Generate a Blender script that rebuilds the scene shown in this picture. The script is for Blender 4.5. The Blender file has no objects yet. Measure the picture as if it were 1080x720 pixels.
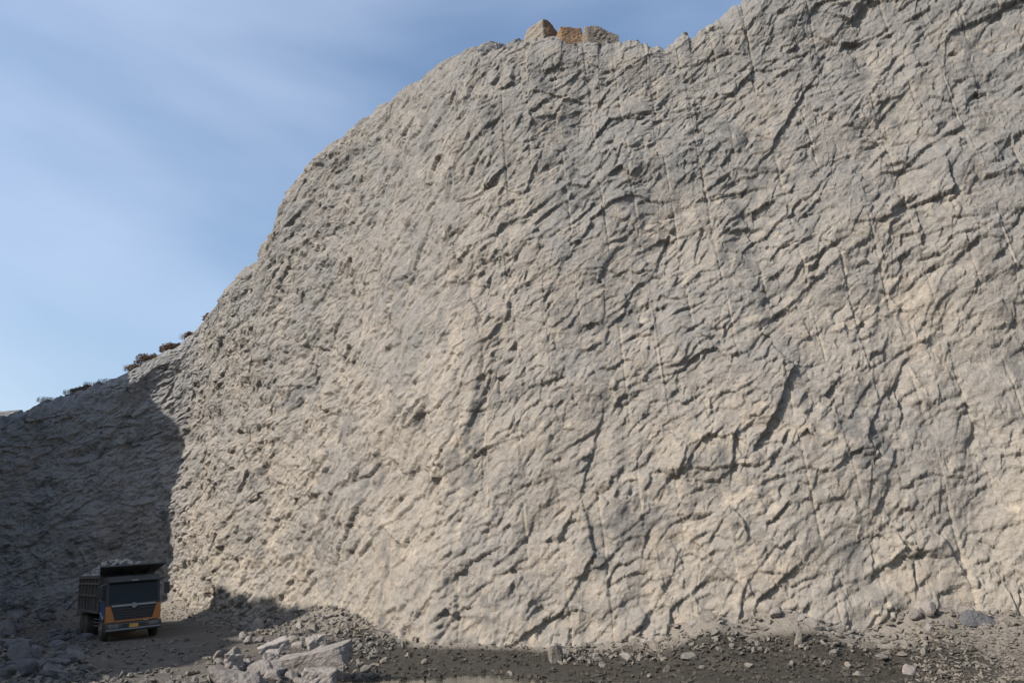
import bpy, bmesh, math, random
import numpy as np
from mathutils import Vector, Matrix, Euler

# ------------------------------------------------------------------ camera, sky, sun, exposure
sc = bpy.context.scene
FPX, PW, PH = 815.0, 1080.0, 720.0
EYE = np.array([0.0, 0.0, 2.6]); PITCH = math.radians(17.4)
cam_d = bpy.data.cameras.new("camera"); cam = bpy.data.objects.new("camera", cam_d)
sc.collection.objects.link(cam); sc.camera = cam
cam_d.sensor_width = 36.0; cam_d.lens = FPX / PW * 36.0
cam_d.clip_start = 0.1; cam_d.clip_end = 4000
cam.location = EYE; cam.rotation_euler = (math.pi / 2 + PITCH, 0, 0)

SUN_PSI, SUN_EL = math.radians(32.0), math.radians(33.0)
TO_SUN = Vector((-math.cos(SUN_PSI) * math.cos(SUN_EL), -math.sin(SUN_PSI) * math.cos(SUN_EL), math.sin(SUN_EL)))
sun_d = bpy.data.lights.new("sun", 'SUN'); sun_d.energy = 4.6; sun_d.angle = math.radians(0.55)
sun_d.color = (1.0, 0.925, 0.83)
sun = bpy.data.objects.new("sun", sun_d); sc.collection.objects.link(sun)
sun.rotation_euler = TO_SUN.to_track_quat('Z', 'Y').to_euler(); sun.location = (-40, -20, 40)

world = bpy.data.worlds.new("World"); sc.world = world; world.use_nodes = True
wn, wl = world.node_tree.nodes, world.node_tree.links
wn.clear()
sky = wn.new('ShaderNodeTexSky'); sky.sky_type = 'NISHITA'; sky.sun_disc = False
sky.sun_elevation = SUN_EL; sky.sun_rotation = math.atan2(TO_SUN.x, TO_SUN.y)
sky.altitude = 300; sky.air_density = 1.4; sky.dust_density = 3.0; sky.ozone_density = 4.5
bg = wn.new('ShaderNodeBackground'); bg.inputs['Strength'].default_value = 0.122
wo = wn.new('ShaderNodeOutputWorld')
tc = wn.new('ShaderNodeTexCoord')
# thin cirrus veil over the whole sky
mp = wn.new('ShaderNodeMapping'); mp.inputs['Scale'].default_value = (1.3, 1.3, 3.4); mp.inputs['Location'].default_value = (4.3, 0.4, 2.4); mp.inputs['Rotation'].default_value = (0.0, 0.5, 0.35)
cn = wn.new('ShaderNodeTexNoise'); cn.inputs['Scale'].default_value = 0.95; cn.inputs['Detail'].default_value = 5.0
cn.inputs['Roughness'].default_value = 0.45; cn.inputs['Distortion'].default_value = 0.35
cr = wn.new('ShaderNodeValToRGB'); cr.color_ramp.elements[0].position = 0.37; cr.color_ramp.elements[1].position = 0.74
cr.color_ramp.elements[0].color = (0, 0, 0, 1); cr.color_ramp.elements[1].color = (0.58, 0.58, 0.58, 1)
mx = wn.new('ShaderNodeMix'); mx.data_type = 'RGBA'
mx.inputs['B'].default_value = (4.7, 5.4, 6.7, 1)
wl.new(tc.outputs['Generated'], mp.inputs['Vector']); wl.new(mp.outputs['Vector'], cn.inputs['Vector'])
wl.new(cn.outputs['Fac'], cr.inputs['Fac']); wl.new(cr.outputs['Color'], mx.inputs['Factor'])
wl.new(sky.outputs['Color'], mx.inputs['A']); wl.new(mx.outputs['Result'], bg.inputs['Color'])
wl.new(bg.outputs['Background'], wo.inputs['Surface'])
sc.view_settings.view_transform = 'Standard'; sc.view_settings.look = 'None'
sc.view_settings.exposure = 0.58; sc.view_settings.gamma = 1.0; sc.view_settings.use_curve_mapping = False

# ------------------------------------------------------------------ helpers
C = sc.collection
RNG = np.random.default_rng(7)

def pix_ray(px, py):
    a = (px - PW / 2) / FPX; b = (PH / 2 - py) / FPX
    c, s = math.cos(PITCH), math.sin(PITCH)
    return np.stack([a + 0 * b, c - b * s + 0 * a, s + b * c + 0 * a], -1)

def project(P):
    d = P - EYE; c, s = math.cos(PITCH), math.sin(PITCH)
    fw = d[..., 1] * c + d[..., 2] * s; up = -d[..., 1] * s + d[..., 2] * c
    return PW / 2 + FPX * d[..., 0] / fw, PH / 2 - FPX * up / fw

def sstep(a, b, x):
    t = np.clip((x - a) / (b - a), 0, 1); return t * t * (3 - 2 * t)

def uhash(ix, iy, seed):
    h = ix.astype(np.uint32) * np.uint32(374761393) + iy.astype(np.uint32) * np.uint32(668265263) + np.uint32((seed * 2246822519) & 0xffffffff)
    h ^= h >> np.uint32(13); h *= np.uint32(1274126177); h ^= h >> np.uint32(16)
    h *= np.uint32(2654435769); h ^= h >> np.uint32(15)
    return h

def rnd(ix, iy, seed):
    return uhash(ix, iy, seed).astype(np.float32) * np.float32(1 / 4294967296.0)

_ga = np.arange(64) * 2 * np.pi / 64
GX, GY = np.cos(_ga).astype(np.float32), np.sin(_ga).astype(np.float32)

def perlin(x, y, seed=0):
    x = np.asarray(x, np.float32); y = np.asarray(y, np.float32)
    fx, fy = np.floor(x), np.floor(y)
    ix, iy = fx.astype(np.int32), fy.astype(np.int32); dx, dy = x - fx, y - fy
    def g(i, j):
        k = uhash(ix + i, iy + j, seed) >> np.uint32(26)
        return GX[k] * (dx - i) + GY[k] * (dy - j)
    u = dx * dx * dx * (dx * (dx * 6 - 15) + 10); w = dy * dy * dy * (dy * (dy * 6 - 15) + 10)
    a, b, c, d = g(0, 0), g(1, 0), g(0, 1), g(1, 1)
    return ((a + (b - a) * u) * (1 - w) + (c + (d - c) * u) * w) * 1.5

def fbm(x, y, octv, seed=0, rough=0.5):
    s = 0; a = 1.0; f = 1.0; n = 0
    for k in range(octv):
        s = s + a * perlin(x * f + 13.7 * k, y * f - 7.1 * k, seed + k); n += a
        a *= rough; f *= 2.03
    return s / n

def plates(u, v, L, W, ang, seed):
    """Cells stretched along a bedding direction: per-cell random, and the position inside the cell."""
    c, s = math.cos(ang), math.sin(ang)
    a = (u * c + v * s) / L; b = (u * s - v * c) / W
    fa, fb = np.floor(a), np.floor(b)
    ia, ib = fa.astype(np.int32), fb.astype(np.int32)
    best = np.full(a.shape, 1e9, np.float32); sec = best.copy()
    bx = np.zeros_like(best); by = bx.copy(); r1 = bx.copy(); r2 = bx.copy()
    for i in (-1, 0, 1):
        for j in (-1, 0, 1):
            h = uhash(ia + i, ib + j, seed)
            jx = (h & np.uint32(1023)).astype(np.float32) / 1023.0
            jy = ((h >> np.uint32(10)) & np.uint32(1023)).astype(np.float32) / 1023.0
            q = ((h >> np.uint32(20)) & np.uint32(4095)).astype(np.float32) / 4095.0
            dx = (a - (fa + i + jx)).astype(np.float32); dy = (b - (fb + j + jy)).astype(np.float32)
            d = dx * dx + dy * dy
            m = d < best
            sec = np.where(m, best, np.minimum(sec, d))
            best = np.where(m, d, best); bx = np.where(m, dx, bx); by = np.where(m, dy, by); r1 = np.where(m, q, r1)
            r2 = np.where(m, (q * 37.77) % 1.0, r2)
    return bx, by, r1, r2, np.sqrt(sec) - np.sqrt(best)

def grid_mesh(name, P, mat, attrs=None, smooth=True):
    nv, nu, _ = P.shape
    me = bpy.data.meshes.new(name)
    me.vertices.add(nu * nv); me.vertices.foreach_set('co', P.reshape(-1).astype(np.float32))
    i = np.arange(nv - 1)[:, None] * nu + np.arange(nu - 1)[None, :]
    q = np.stack([i, i + 1, i + nu + 1, i + nu], -1).reshape(-1).astype(np.int32)
    nf = (nu - 1) * (nv - 1)
    me.loops.add(nf * 4); me.loops.foreach_set('vertex_index', q)
    me.polygons.add(nf); me.polygons.foreach_set('loop_start', np.arange(nf, dtype=np.int32) * 4)
    me.polygons.foreach_set('use_smooth', np.full(nf, smooth, bool))
    for k, arr in (attrs or {}).items():
        at = me.attributes.new(k, 'FLOAT', 'POINT'); at.data.foreach_set('value', arr.reshape(-1).astype(np.float32))
    me.update(calc_edges=True); me.validate()
    me.materials.append(mat)
    o = bpy.data.objects.new(name, me); C.objects.link(o); return o

def tri_mesh(name, V, F, mat, smooth=False, link=True):
    me = bpy.data.meshes.new(name)
    V = np.asarray(V, np.float32); F = np.asarray(F, np.int32); n = F.shape[1]
    me.vertices.add(len(V)); me.vertices.foreach_set('co', V.reshape(-1))
    me.loops.add(F.size); me.loops.foreach_set('vertex_index', F.reshape(-1))
    me.polygons.add(len(F)); me.polygons.foreach_set('loop_start', np.arange(len(F), dtype=np.int32) * n)
    me.polygons.foreach_set('use_smooth', np.full(len(F), smooth, bool))
    me.update(calc_edges=True); me.validate()
    if mat: me.materials.append(mat)
    if not link: return me
    o = bpy.data.objects.new(name, me); C.objects.link(o); return o

def tag(o, label=None, cat=None, group=None, kind=None):
    if label: o['label'] = label
    if cat: o['category'] = cat
    if group: o['group'] = group
    if kind: o['kind'] = kind
    return o

# ------------------------------------------------------------------ materials
def nd(nt, t, **kw):
    n = nt.nodes.new(t)
    for k, v in kw.items():
        if k in n.inputs: n.inputs[k].default_value = v
        else: setattr(n, k, v)
    return n

def new_mat(name):
    m = bpy.data.materials.new(name); m.use_nodes = True
    return m, m.node_tree, m.node_tree.nodes['Principled BSDF']

def noise(nt, vec, scale, detail=6, rough=0.55, dist=0.0):
    n = nd(nt, 'ShaderNodeTexNoise'); n.inputs['Scale'].default_value = scale
    n.inputs['Detail'].default_value = detail; n.inputs['Roughness'].default_value = rough; n.inputs['Distortion'].default_value = dist
    nt.links.new(vec, n.inputs['Vector']); return n.outputs['Fac']

def ramp(nt, fac, stops):
    r = nd(nt, 'ShaderNodeValToRGB'); e = r.color_ramp.elements
    while len(e) > 1: e.remove(e[-1])
    for i, (p, c) in enumerate(stops):
        el = e[0] if i == 0 else e.new(p)
        el.position = p; el.color = (c if len(c) == 4 else (*c, 1)) if hasattr(c, '__len__') else (c, c, c, 1)
    nt.links.new(fac, r.inputs['Fac']); return r.outputs['Color']

def mixc(nt, fac, a, b, mode='MIX'):
    m = nd(nt, 'ShaderNodeMix'); m.data_type = 'RGBA'; m.blend_type = mode
    for k, v in (('Factor', fac), ('A', a), ('B', b)):
        if isinstance(v, (int, float)): m.inputs[k].default_value = v
        elif isinstance(v, tuple): m.inputs[k].default_value = (*v, 1)
        else: nt.links.new(v, m.inputs[k])
    return m.outputs['Result']

def bump(nt, bsdf, chain):
    prev = None
    for h, strength, dist in chain:
        b = nd(nt, 'ShaderNodeBump'); b.inputs['Strength'].default_value = strength; b.inputs['Distance'].default_value = dist
        nt.links.new(h, b.inputs['Height'])
        if prev: nt.links.new(prev, b.inputs['Normal'])
        prev = b.outputs['Normal']
    nt.links.new(prev, bsdf.inputs['Normal'])

def rock_mat(name, c_mid, c_grey, c_pale, c_ochre, attr=False, random_obj=False):
    m, nt, b = new_mat(name)
    geo = nd(nt, 'ShaderNodeNewGeometry') if not random_obj else nd(nt, 'ShaderNodeTexCoord')
    P = geo.outputs['Position'] if not random_obj else geo.outputs['Object']
    big = noise(nt, P, 0.16, 5, 0.6, 0.6); mid = noise(nt, P, 0.8, 6, 0.6, 0.4); fine = noise(nt, P, 5.0, 8, 0.65)
    grain = noise(nt, P, 28.0, 4, 0.6)
    col = mixc(nt, ramp(nt, big, [(0.36, 0.0), (0.62, 1.0)]), c_mid, c_grey)
    col = mixc(nt, ramp(nt, mid, [(0.52, 0.0), (0.72, 0.55)]), col, c_pale)
    och = noise(nt, P, 0.42, 4, 0.65, 0.8)
    col = mixc(nt, ramp(nt, och, [(0.52, 0.0), (0.72, 0.6)]), col, c_ochre)
    if attr:
        a = nd(nt, 'ShaderNodeAttribute', attribute_name='pale')
        col = mixc(nt, a.outputs['Fac'], col, c_pale)
        sz_ = nd(nt, 'ShaderNodeSeparateXYZ'); nt.links.new(P, sz_.inputs[0])
        ml = nd(nt, 'ShaderNodeMath', operation='MULTIPLY_ADD'); nt.links.new(big, ml.inputs[0]); ml.inputs[1].default_value = 22.0; nt.links.new(sz_.outputs[2], ml.inputs[2])
        lv = nd(nt, 'ShaderNodeMapRange'); nt.links.new(ml.outputs[0], lv.inputs[0]); lv.inputs[1].default_value = 14.0; lv.inputs[2].default_value = 34.0
        col = mixc(nt, lv.outputs[0], mixc(nt, 0.30, col, c_pale), mixc(nt, 0.5, col, c_grey))
        a3 = nd(nt, 'ShaderNodeAttribute', attribute_name='bluish_shade')
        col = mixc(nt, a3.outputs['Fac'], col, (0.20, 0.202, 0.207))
        a2 = nd(nt, 'ShaderNodeAttribute', attribute_name='fresh')
        col = mixc(nt, a2.outputs['Fac'], col, tuple(x * 0.72 for x in c_grey))
    if random_obj:
        oi = nd(nt, 'ShaderNodeObjectInfo')
        col = mixc(nt, 1.0, col, ramp(nt, oi.outputs['Random'], [(0.0, 0.72), (0.5, 0.98), (1.0, 1.18)]), 'MULTIPLY')
    col = mixc(nt, 1.0, col, ramp(nt, fine, [(0.3, 0.80), (0.7, 1.17)]), 'MULTIPLY')
    col = mixc(nt, 1.0, col, ramp(nt, grain, [(0.3, 0.9), (0.7, 1.1)]), 'MULTIPLY')
    nt.links.new(col, b.inputs['Base Color'])
    b.inputs['Roughness'].default_value = 0.95; b.inputs['Specular IOR Level'].default_value = 0.122
    bump(nt, b, [(fine, 0.9, 0.12), (grain, 0.6, 0.022)])
    return m

M = {}
ROCKC = ((0.208, 0.193, 0.172), (0.166, 0.163, 0.158), (0.36, 0.31, 0.25), (0.245, 0.20, 0.148))
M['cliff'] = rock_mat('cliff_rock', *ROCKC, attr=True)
M['talus'] = rock_mat('loose_rubble', (0.174, 0.155, 0.132), (0.140, 0.132, 0.119), (0.255, 0.221, 0.178), (0.187, 0.153, 0.119))
M['boulder'] = rock_mat('boulder_rock', (0.274, 0.242, 0.222), (0.226, 0.214, 0.202), (0.371, 0.330, 0.298), (0.298, 0.242, 0.202), random_obj=True)
M['greyrock'] = rock_mat('grey_blasted_rock', (0.146, 0.143, 0.146), (0.122, 0.122, 0.129), (0.202, 0.196, 0.196), (0.153, 0.141, 0.129), random_obj=True)
M['ochrerock'] = rock_mat('ochre_weathered_rock', (0.20, 0.125, 0.072), (0.165, 0.12, 0.085), (0.26, 0.19, 0.125), (0.23, 0.13, 0.065), random_obj=True)
M['load'] = rock_mat('pale_fresh_rock', (0.34, 0.32, 0.30), (0.29, 0.28, 0.27), (0.42, 0.39, 0.35), (0.36, 0.31, 0.25))
m, nt, b = new_mat('grey_rock_with_brown_shaded_side'); M['shadeside'] = m  # right side is brown rock, with its shade also put into the colour
tcn = nd(nt, 'ShaderNodeTexCoord'); P = tcn.outputs['Object']; sx = nd(nt, 'ShaderNodeSeparateXYZ'); nt.links.new(P, sx.inputs[0])
n1 = noise(nt, P, 2.5, 5, 0.6); ad = nd(nt, 'ShaderNodeMath', operation='MULTIPLY_ADD'); nt.links.new(n1, ad.inputs[0]); ad.inputs[1].default_value = 0.5; nt.links.new(sx.outputs[0], ad.inputs[2])
n2 = noise(nt, P, 9.0, 6, 0.6)
col = mixc(nt, ramp(nt, ad.outputs[0], [(0.22, 0.0), (0.36, 1.0)]), (0.19, 0.165, 0.135), (0.15, 0.09, 0.055))
nt.links.new(mixc(nt, 1.0, col, ramp(nt, n2, [(0.3, 0.7), (0.7, 1.2)]), 'MULTIPLY'), b.inputs['Base Color']); b.inputs['Roughness'].default_value = 0.95
bump(nt, b, [(n2, 0.7, 0.08)])
m, nt, b = new_mat('brown_grey_rock_with_lit_end'); M['litend'] = m  # sunlit left end put into the colour, the rest kept darker
tcn = nd(nt, 'ShaderNodeTexCoord'); P = tcn.outputs['Object']; sx = nd(nt, 'ShaderNodeSeparateXYZ'); nt.links.new(P, sx.inputs[0])
n1 = noise(nt, P, 2.5, 5, 0.6); ad = nd(nt, 'ShaderNodeMath', operation='MULTIPLY_ADD'); nt.links.new(n1, ad.inputs[0]); ad.inputs[1].default_value = 0.4; sh = nd(nt, 'ShaderNodeMath', operation='ADD'); nt.links.new(sx.outputs[0], sh.inputs[0]); sh.inputs[1].default_value = 0.4; nt.links.new(sh.outputs[0], ad.inputs[2])
n2 = noise(nt, P, 9.0, 6, 0.6)
col = mixc(nt, ramp(nt, ad.outputs[0], [(0.0, 0.0), (0.06, 1.0)]), (0.27, 0.22, 0.17), (0.135, 0.118, 0.10))
nt.links.new(mixc(nt, 1.0, col, ramp(nt, n2, [(0.3, 0.7), (0.7, 1.2)]), 'MULTIPLY'), b.inputs['Base Color']); b.inputs['Roughness'].default_value = 0.95
bump(nt, b, [(n2, 0.7, 0.08)])
M['wetstone'] = rock_mat('mud_splashed_stone', (0.075, 0.068, 0.058), (0.056, 0.053, 0.046), (0.128, 0.112, 0.098), (0.083, 0.068, 0.053))

# ------------------------------------------------------------------ quarry face: plan, profile, relief
def smooth_path(pts, n=2400, it=5):
    p = np.array(pts, float)
    for _ in range(it):
        q = np.empty((2 * len(p), 2)); q[0::2] = p; q[1::2] = p
        a = 0.75 * p[:-1] + 0.25 * p[1:]; b = 0.25 * p[:-1] + 0.75 * p[1:]
        q = np.empty((2 * len(a) + 2, 2)); q[0] = p[0]; q[-1] = p[-1]; q[1:-1:2] = a; q[2:-1:2] = b
        p = q
    s = np.r_[0, np.cumsum(np.linalg.norm(np.diff(p, axis=0), axis=1))]
    ss = np.linspace(0, s[-1], n)
    return ss, np.stack([np.interp(ss, s, p[:, 0]), np.interp(ss, s, p[:, 1])], -1)

def path_normals(P, sm=61):
    t = np.gradient(P, axis=0); t /= np.linalg.norm(t, axis=1)[:, None]
    n = np.stack([t[:, 1], -t[:, 0]], -1)
    k = np.ones(sm) / sm
    n = np.stack([np.convolve(np.pad(n[:, i], sm // 2, mode='edge'), k, 'valid') for i in (0, 1)], -1)
    return n / np.linalg.norm(n, axis=1)[:, None]

FACE_PTS = [(-40.0, -25.0), (-36.5, 5.0), (-37.0, 15.0), (-38.0, 28.0), (-39.5, 38.0), (-40.0, 46.0), (-39.6, 51.5), (-36.5, 54.2), (-32.0, 55.6), (-26.5, 57.4), (-23.2, 56.2), (-17.8, 48.8), (-10.9, 42.0), (-6.9, 36.2), (-4.4, 32.4),
            (-0.8, 30.5), (6.0, 29.0), (14.0, 27.3), (24.0, 25.2), (36.0, 22.0), (48.0, 14.0)]
SKYLINE = [(-400, 470), (-60, 450), (0, 438), (40, 428), (75, 414), (100, 405), (135, 393), (165, 378), (190, 364), (214, 347), (246, 321), (278, 281), (300, 258), (312, 240), (319, 212), (337, 183), (356, 164), (389, 130), (430, 106),
           (455, 88), (478, 67), (505, 57), (540, 52), (600, 50), (660, 49), (690, 51), (716, 46), (762, 27), (812, -2), (845, -34), (900, -84), (1000, -130), (1200, -200), (2500, -260)]

def back_off(h, H, batter, R):
    q = np.clip((h - (H - R)) / R, 0, 1)
    return batter * h + R * 0.95 * (1 - np.sqrt(np.clip(1 - 0.985 * q * q, 0, 1)))

def solve_top(P, N, sil, batter, R):
    sx, sy = zip(*sil)
    lo = np.full(len(P), 2.0); hi = np.full(len(P), 60.0)
    for _ in range(40):
        H = (lo + hi) / 2; o = back_off(H, H, batter, R)
        Q = np.c_[P - N * o[:, None], H]
        px, py = project(Q)
        above = py < np.interp(px, sx, sy)
        hi = np.where(above, H, hi); lo = np.where(above, lo, H)
    return (lo + hi) / 2

def scars(u, v, L, W, ang, seed, spread=0.45):
    """Conchoidal breaks: sharp upper left rim, floor ramping out to the lower right."""
    a = u / L; b = v / L
    fa, fb = np.floor(a), np.floor(b); ia, ib = fa.astype(np.int32), fb.astype(np.int32)
    out = np.zeros(a.shape, np.float32)
    for i in (-1, 0, 1):
        for j in (-1, 0, 1):
            h = uhash(ia + i, ib + j, seed)
            jx = (h & np.uint32(255)).astype(np.float32) / 255; jy = ((h >> np.uint32(8)) & np.uint32(255)).astype(np.float32) / 255
            q = ((h >> np.uint32(16)) & np.uint32(255)).astype(np.float32) / 255; w = (h >> np.uint32(24)).astype(np.float32) / 255
            dx = (a - (fa + i + jx)).astype(np.float32); dy = (b - (fb + j + jy)).astype(np.float32)
            t = ang + spread * 2 * (w - 0.5); c, s = np.cos(t), np.sin(t)
            R = 0.45 + 0.55 * q
            al = (dx * c + dy * s) / R; be = (dx * s - dy * c) / (R * W / L * (0.7 + 0.8 * ((w * 7.3) % 1)))
            be = be + 0.5 * al * al * ((q * 5.1) % 1 - 0.3)
            rr = al * al + be * be
            dep = (0.25 + 0.75 * ((q * 13.7 + w) % 1)) * np.clip((1 - be) * 0.5, 0, 1) * sstep(1.0, 0.80, rr) * np.clip(1 - al * al, 0, 1)
            out = np.maximum(out, dep * R)
    return out

def relief(u, v, seed, left=0.0):
    """Outward relief of blasted rock in metres, plus masks for pale drill dust and fresh grey breaks."""
    u = u.astype(np.float32); v = v.astype(np.float32)
    d = 0.75 * fbm(u / 11, v / 9, 3, seed) + 0.34 * fbm(u / 4.2, v / 4.8, 3, seed + 10)
    wu = u + 0.22 * fbm(u / 1.9, v / 1.9, 3, seed + 20) + 0.055 * fbm(u / 0.35, v / 0.35, 3, seed + 24)
    wv = v + 0.22 * fbm(u / 1.9, v / 1.9, 3, seed + 30) + 0.055 * fbm(u / 0.35, v / 0.35, 3, seed + 34)
    d = d + 0.22 * fbm(u / 2.4, v / 15, 2, seed + 12) + 0.05 * perlin(u / 0.8, v / 9, seed + 13)
    def msk(sz, sd, lo=-0.25, hi=0.35): return sstep(lo, hi, fbm(u / sz, v / sz, 3, seed + sd))
    # flat broken facets, each cell its own plane, leaning a little to the lower right
    for (L, W, ang, off, sl, sd, m) in (
            (4.2, 2.6, 0.80, 0.07, 0.075, 51, msk(7, 151, -0.3, 0.3)),
            (2.3, 1.4, 0.35, 0.06, 0.105, 52, 0.3 + 0.7 * msk(5, 152)),
            (1.25, 0.75, 0.75, 0.055, 0.19, 53, 0.2 + 0.8 * msk(3, 153)),
            (0.62, 0.36, 0.60, 0.055, 0.36, 54, 0.15 + 0.85 * msk(1.8, 154, -0.2, 0.35)),
            (0.31, 0.19, 0.85, 0.022, 0.30, 56, 0.15 + 0.85 * msk(1.4, 156, -0.15, 0.4))):
        bx, by, r1, r2, e = plates(wu, wv, L, W, ang, seed + sd)
        r3 = (r1 * 91.7 + r2 * 13.3) % 1.0
        d = d + m * (off * (r1 - 0.5) + sl * (2.0 * (r2 - 0.35) * by * W + 1.6 * (r3 - 0.5) * bx * L))
    steep = 0.35 * fbm(u / 8, v / 8, 2, seed + 44)
    for (L, W, ang, dep, sd, m) in (
            (3.4, 1.15, 0.60, 0.20, 251, msk(6, 161, -0.2, 0.3)),
            (2.3, 0.70, 0.22, 0.20, 252, msk(4, 162, -0.1, 0.3)),
            (2.1, 0.42, 0.90, 0.30, 258, msk(4.5, 168, -0.05, 0.3)),
            (1.5, 0.30, 0.55, 0.20, 259, msk(3.5, 169, -0.05, 0.3)),
            (1.7, 0.50, 0.80, 0.19, 253, 0.1 + 0.9 * msk(3, 163, -0.15, 0.4)),
            (1.05, 0.30, 0.62, 0.15, 254, 0.08 + 0.92 * msk(2.2, 164, -0.15, 0.4)),
            (0.62, 0.20, 0.66, 0.15, 255, 0.12 + 0.88 * msk(1.5, 165, -0.1, 0.4)),
            (0.38, 0.13, 0.60, 0.085, 256, 0.12 + 0.88 * msk(1.6, 166, -0.1, 0.4)),
            (0.21, 0.10, 0.85, 0.05, 257, 0.12 + 0.88 * msk(1.3, 167, -0.1, 0.35))):
        d = d - m * dep * (1 + (0.6 if L < 1.2 else 0.0) * left) * scars(wu, wv, L, W, ang + steep + 0.25 * left, seed + sd)
    # thin layered flakes: terraces of a stretched field, feathered along the bedding
    for (ang, la, lb, kk_, am, sd, m) in ((0.72, 2.6, 0.85, 3.2, 0.03, 301, msk(3.5, 171, -0.25, 0.3)), (0.45, 1.2, 0.40, 2.6, 0.022, 311, msk(2.0, 172, -0.2, 0.35)), (0.95, 0.60, 0.20, 2.2, 0.014, 321, 0.15 + 0.85 * msk(1.6, 173, -0.2, 0.35))):
        c_, s_ = math.cos(ang), math.sin(ang); a_ = wu * c_ + wv * s_; b_ = wu * s_ - wv * c_
        ph = fbm(a_ / la, b_ / lb, 3, seed + sd) * kk_ + b_ / (lb * 3.0)
        d = d + m * am * (ph - np.floor(ph))
    # drilled holes: a run of half barrels, leaning with the face, only in places
    sp = 1.55; uu = u + 0.085 * v + 0.05 * perlin(u / 3, v / 5, seed + 61)
    k = np.floor(uu / sp + 0.5); du = uu - k * sp + (rnd(k.astype(np.int32), np.zeros_like(k, dtype=np.int32), seed + 62) - 0.5) * 0.25
    seg = perlin(k * 3.7 + 0.5, v / 2.6, seed + 63); on = sstep(-0.08, 0.2, seg + 0.35 * fbm(u / 0.8, v / 0.5, 2, seed + 66))
    d = d - on * 0.06 * np.exp(-(du / 0.05) ** 2)
    kk = np.floor(uu / sp).astype(np.int32); lev = np.floor(v / 3.2 + 1.2 * fbm(u / 3, v / 3, 2, seed + 64)).astype(np.int32)
    d = d + 0.085 * (rnd(kk, lev, seed + 65) - 0.5)
    d = d + (1 + 1.6 * left) * (0.055 * fbm(u / 0.75, v / 0.6, 4, seed + 70, 0.6)) + left * 0.24 * fbm(u / 1.1, v / 0.8, 4, seed + 77, 0.62) + 0.13 * fbm(u / 1.8, v / 2.2, 2, seed + 78)
    pale = on * np.exp(-(np.abs(du) / 0.075) ** 1.5) * (0.3 + 0.7 * msk(1.0, 81)) * 0.8
    pale = np.maximum(pale, 0.8 * msk(2.4, 82, 0.05, 0.4) * msk(0.45, 83, -0.2, 0.4))
    fresh = msk(3.0, 84, 0.16, 0.42) * msk(0.7, 85, -0.3, 0.2) * 0.8
    return d, pale, fresh

def soften(d, n=1):
    for _ in range(n):
        p = np.pad(d, 1, mode='edge')
        d = (p[1:-1, :-2] + 2 * p[1:-1, 1:-1] + p[1:-1, 2:]) / 4
        p = np.pad(d, 1, mode='edge')
        d = (p[:-2, 1:-1] + 2 * p[1:-1, 1:-1] + p[2:, 1:-1]) / 4
    return d

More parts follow.
